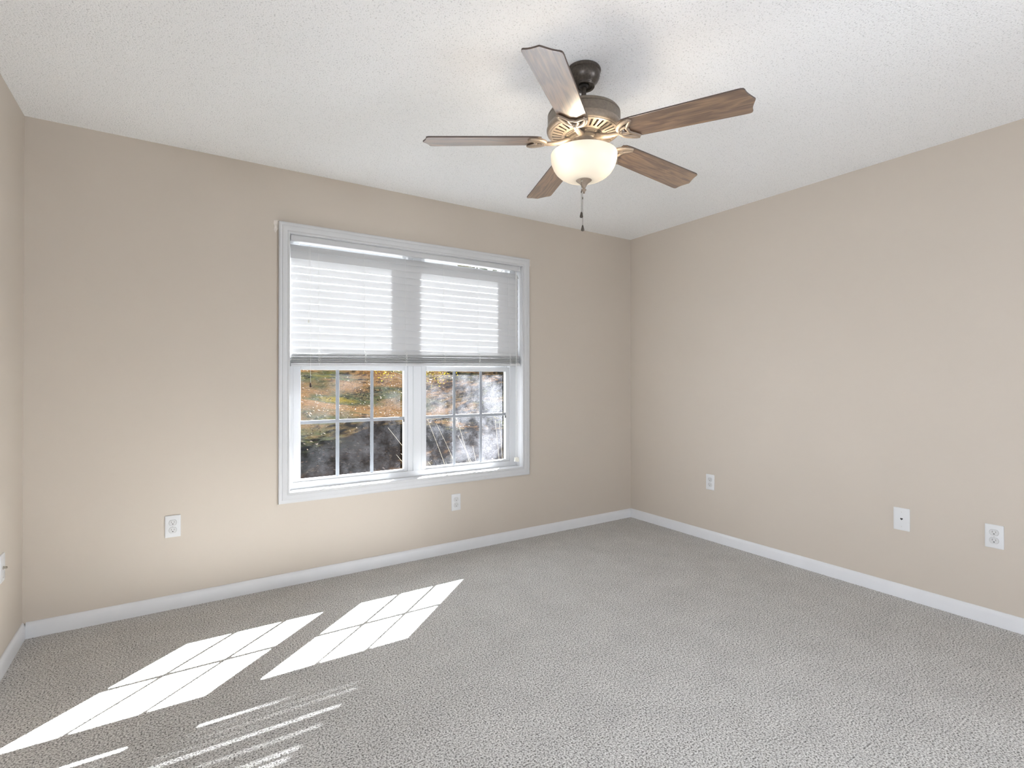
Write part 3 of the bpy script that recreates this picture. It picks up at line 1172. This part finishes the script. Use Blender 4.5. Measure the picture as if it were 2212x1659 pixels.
def make_blade(k):
    a = A0 + k * 2 * pi / 5 + radians(DA[k])
    # local frame: x along the blade, y across, z normal
    u = Vector((cos(a), sin(a), SLP[k]))
    v = Vector((-sin(a) * cos(PIT[k]), cos(a) * cos(PIT[k]), sin(PIT[k])))
    u.normalize()
    w = u.cross(v).normalized()
    v = w.cross(u).normalized()
    m4 = Matrix((u, v, w)).transposed().to_4x4()
    base = Vector((0, 0, rz_(BZ) - SLP[k] * .15))
    m4.translation = base
    mb_ = MB()
    mb_.prism(blade_outline(), -.0006, .0054)
    b_ = mb_.build('blade', [WALNUT, EDGE], fan, bevel=.0012)
    for p_ in b_.data.polygons:
        if abs(p_.normal.z) < .5:
            p_.material_index = 1
    b_.matrix_local = m4
    # blade iron: arm from the hub and an openwork bracket under the blade root
    i_ = MB()
    zz = -.0062
    inv = m4.inverted()

    def P(r, vv, zl):                                   # point in blade frame
        return (r, vv, zl)
    hub_pt = inv @ Vector((cos(a) * .052, sin(a) * .052, rz_(2.164)))
    hub2 = inv @ Vector((cos(a) * .085, sin(a) * .085, rz_(2.150)))
    mid = inv @ Vector((cos(a) * .118, sin(a) * .118, rz_(2.1400)))
    end = Vector(P(.160, 0, -.009))
    c_ = []
    ctrl = [hub_pt, hub2, mid, end]
    for q in range(13):
        t = q / 12
        p_ = ctrl[0] * (1 - t) ** 3 + ctrl[1] * 3 * t * (1 - t) ** 2 + ctrl[2] * 3 * t * t * (1 - t) + ctrl[3] * t ** 3
        c_.append(p_)
    i_.tube(c_, [.0125 - .0030 * (q / 12) for q in range(13)], 12, flat=.85)
    # outer bow, from wing tip round the root to the other wing tip
    bow = []
    for q in range(25):
        t = -1 + 2 * q / 24
        vv = .054 * sin(t * pi / 2 * 1.0)
        rr = .158 + .060 * abs(t) ** 2.4
        vv = .0545 * math.copysign(abs(t) ** .78, t)
        bow.append(P(rr, vv, zz))
    rad = [.0088 + .0026 * sin(pi * q / 24) for q in range(25)]
    rad[0] = rad[-1] = .0066
    i_.tube(bow, rad, 10, flat=.75, upv=(0, 0, 1))
    # wavy inner bar between the wings
    bar = []
    for q in range(25):
        t = -1 + 2 * q / 24
        rr = .200 - .014 * cos(t * pi * 1.0) * (1 - .3 * abs(t)) + .012 * abs(t) ** 3 + .007 * math.exp(-(t / .16) ** 2)
        bar.append(P(rr, .050 * t, zz))
    i_.tube(bar, .0064, 8, flat=.8, upv=(0, 0, 1))
    for vv in (-.017, .017):
        i_.tube([P(.161, vv * .5, zz), P(.176, vv, zz), P(.192, vv * 1.15, zz)], [.0078, .0070, .0064], 8, flat=.8)
    for vv in (-.047, .047):
        i_.ball(P(.216, vv * 1.07, zz + .001), .0062, 10, 6)
    i_.ball(P(.166, 0, zz - .003), .0058, 10, 6)
    i_.build('blade_iron', BRONZE_LIT, b_, smooth=50)
    return b_


for k in range(5):
    make_blade(k)

# pull chains with wooden fobs
CF = Vector((0, 0, 0))
tow = Vector((-sin(yaw), -cos(yaw), 0))               # towards the camera side of the fan


def chain(dx, dz_cam, ztop, zbot, zlink, fob_h):
    p_ = RV * dx + tow * dz_cam
    m_ = MB()
    z = ztop
    while z > zbot:
        m_.ball((p_.x, p_.y, rz_(z)), .00125, 6, 4)
        z -= .0031
    m_.tube([(p_.x, p_.y, rz_(ztop)), (p_.x, p_.y, rz_(zbot) - .001)], .0005, 5)
    m_.lathe([(.0001, .005), (.0020, .004), (.0022, -.004), (.0001, -.005)], 10, (p_.x, p_.y, rz_(zlink)))
    c_ = m_.build('pull_chain', CHAINM, fan)
    m_ = MB()
    h = fob_h
    m_.lathe([(.0001, 0), (.0024, -.0008), (.0030, -.003), (.0052, -h * .5), (.0066, -h * .78), (.0060, -h * .93), (.0030, -h), (.0001, -h - .0002)], 20, (p_.x, p_.y, rz_(zbot)))
    m_.build('fob', BRONZE_D, c_, smooth=50)


chain(-.0125, .020, 1.9860, 1.866, 1.945, .0240)
chain(-.0050, .000, 1.9455, 1.820, 1.927, .0250)
m_ = MB()
ep = RV * -.0125 + tow * .0205
m_.lathe([(.0001, .0), (.0032, .001), (.0036, .003), (.0018, .0044), (.0010, .003), (.0001, .003)], 14)
m_.xform(Matrix.Translation((ep.x, ep.y, rz_(1.988))) @ Vector((0, 0, 1)).rotation_difference(tow).to_matrix().to_4x4())
m_.build('chain_eyelet', NICKEL, fan, smooth=40)

# ------------------------------------------------------------------ outdoors


def gz(x, y):
    s_ = .155 * max(y - .6, 0)
    if y > 14:
        s_ += .05 * (y - 14)
    return -.42 + s_ + .10 * sin(x * .7 + 1.3) * sin(y * .55) + .05 * sin(x * 1.9 + y * 1.3)


gm = MB()
NX, NY = 90, 90
GX0, GX1, GY0, GY1 = -14.0, 22.0, WT + .05, 34.0
for j in range(NY + 1):
    for i in range(NX + 1):
        x = GX0 + (GX1 - GX0) * i / NX
        y = GY0 + (GY1 - GY0) * (j / NY) ** 1.6
        gm.v.append((x, y, gz(x, y)))
for j in range(NY):
    for i in range(NX):
        a = j * (NX + 1) + i
        gm.f.append((a, a + 1, a + NX + 2, a + NX + 1))
lawn = tag(gm.build('lawn', GROUND, smooth=60), 'sunlit leaf-strewn grassy slope outside the window', 'ground', kind='structure')

lt = MB()
rl = random.Random(11)
for q in range(6500):
    y = .5 + 13.0 * rl.random() ** 1.3
    xc = -2.2 + .36 * (y + 1.0)
    x = xc + rl.uniform(-1.6 - .35 * y, 1.6 + .35 * y)
    s_ = rl.uniform(.012, .030)
    a = rl.uniform(0, 2 * pi)
    z = gz(x, y) + .012
    t1 = Vector((cos(a), sin(a), rl.uniform(-.5, .5))) * s_
    t2 = Vector((-sin(a), cos(a), rl.uniform(-.5, .7))) * s_ * .6
    c_ = Vector((x, y, z + .008))
    lt.add([c_ - t1, c_ + t2 * .9, c_ + t1, c_ - t2 * .9 + Vector((0, 0, .008))], [(0, 1, 2), (0, 2, 3)])
tag(lt.build('leaf_litter', LITTER, lawn), 'dry brown fallen leaves', kind='stuff')


def tree(name, x, y, h, cr, nleaf, mat, label, seed, lean=0.0, cat='tree', trunk_r=.16, crown_lo=.35, leaf=(.05, .13)):
    r_ = random.Random(seed)
    z0 = gz(x, y)
    root = empty(name, (x, y, z0))
    tag(root, label, cat)
    m_ = MB()
    pts = [(lean * (t * h) * .5, lean * .3 * t * h * sin(t * 3), -.15 + t * h) for t in [i / 10 for i in range(11)]]
    m_.tube(pts, [trunk_r * (1.15 - .95 * i / 10) for i in range(11)], 12)
    for q in range(16):
        t = crown_lo + (0.95 - crown_lo) * q / 16
        a = q * 2.4
        b0 = Vector(pts[min(10, int(t * 10))])
        L_ = cr * (1.05 - .6 * abs(t - .6)) * r_.uniform(.7, 1.1)
        m_.tube([b0, b0 + Vector((cos(a) * L_ * .5, sin(a) * L_ * .5, L_ * .25)), b0 + Vector((cos(a) * L_, sin(a) * L_, L_ * .45))], [trunk_r * .32, trunk_r * .2, trunk_r * .06], 6)
    m_.build('trunk', BARK, root, smooth=60)
    m_ = MB()
    cz = h * (crown_lo + 1) / 2
    rz2 = h * (1 - crown_lo) / 2 + .3
    cl = [(Vector((r_.gauss(0, .5), r_.gauss(0, .5), r_.gauss(0, .5)))) for _ in range(26)]
    for q in range(nleaf):
        b0 = cl[q % 26]
        d = b0 + Vector((r_.gauss(0, .20), r_.gauss(0, .20), r_.gauss(0, .16)))
        c_ = Vector((d.x * cr + lean * cz * .5, d.y * cr, cz + d.z * rz2))
        s_ = r_.uniform(*leaf)
        t1 = Vector((r_.gauss(0, 1), r_.gauss(0, 1), r_.gauss(0, .6))).normalized() * s_
        t2 = t1.cross(Vector((r_.gauss(0, 1), r_.gauss(0, 1), r_.gauss(0, 1)))).normalized() * s_ * .6
        m_.add([c_ - t1, c_ + t2, c_ + t1, c_ - t2], [(0, 1, 2, 3)])
    m_.build('crown', mat, root)
    return root


tree('tree', 5.6, 6.8, 4.6, 1.25, 2600, LEAFG, 'leaning green tree nearest the house on the slope', 3, lean=-.75, trunk_r=.10, crown_lo=.45)
tree('tree', 5.55, 10.3, 7.4, 1.25, 2600, LEAFG, 'slender upright green tree with a high crown, behind the leaning one', 14, lean=0.0, trunk_r=.09, crown_lo=.62)
tree('tree', 9.4, 13.2, 5.0, 1.3, 2400, LEAFG, 'small green tree farther up the slope', 8, lean=-.1, trunk_r=.12)
tree('tree', 11.5, 16.5, 8.0, 2.6, 2600, LEAFG, 'tall green tree at the top of the slope', 21, lean=.05)
tree('shrub', 2.3, 10.6, 1.15, .9, 2600, LEAFY, 'yellow autumn shrub glowing in the sun on the slope', 5, cat='shrub', trunk_r=.02, crown_lo=.05, leaf=(.012, .034))

# bare twigs standing just outside the right-hand panes
sh = empty('bare_shrub', (-1.30, .62, gz(-1.30, .62)))
tag(sh, 'bare sunlit twigs standing close outside the right panes', 'shrub')
m_ = MB()
rs_ = random.Random(17)
for q in range(15):
    x0 = rs_.uniform(-.55, .35)
    base = Vector((x0 * .4 + .25, rs_.uniform(-.12, .12), -.05))
    tip = Vector((x0 - rs_.uniform(.0, .25), rs_.uniform(-.2, .2), rs_.uniform(.95, 1.42)))
    midp = (base + tip) / 2 + Vector((rs_.uniform(.02, .16), rs_.uniform(-.05, .05), .05))
    pts = [base * (1 - t) ** 2 + midp * 2 * t * (1 - t) + tip * t * t for t in [i / 8 for i in range(9)]]
    m_.tube(pts, [(.0024 - .0016 * i / 8) for i in range(9)], 5)
m_.build('twigs', TWIG, sh, smooth=60)
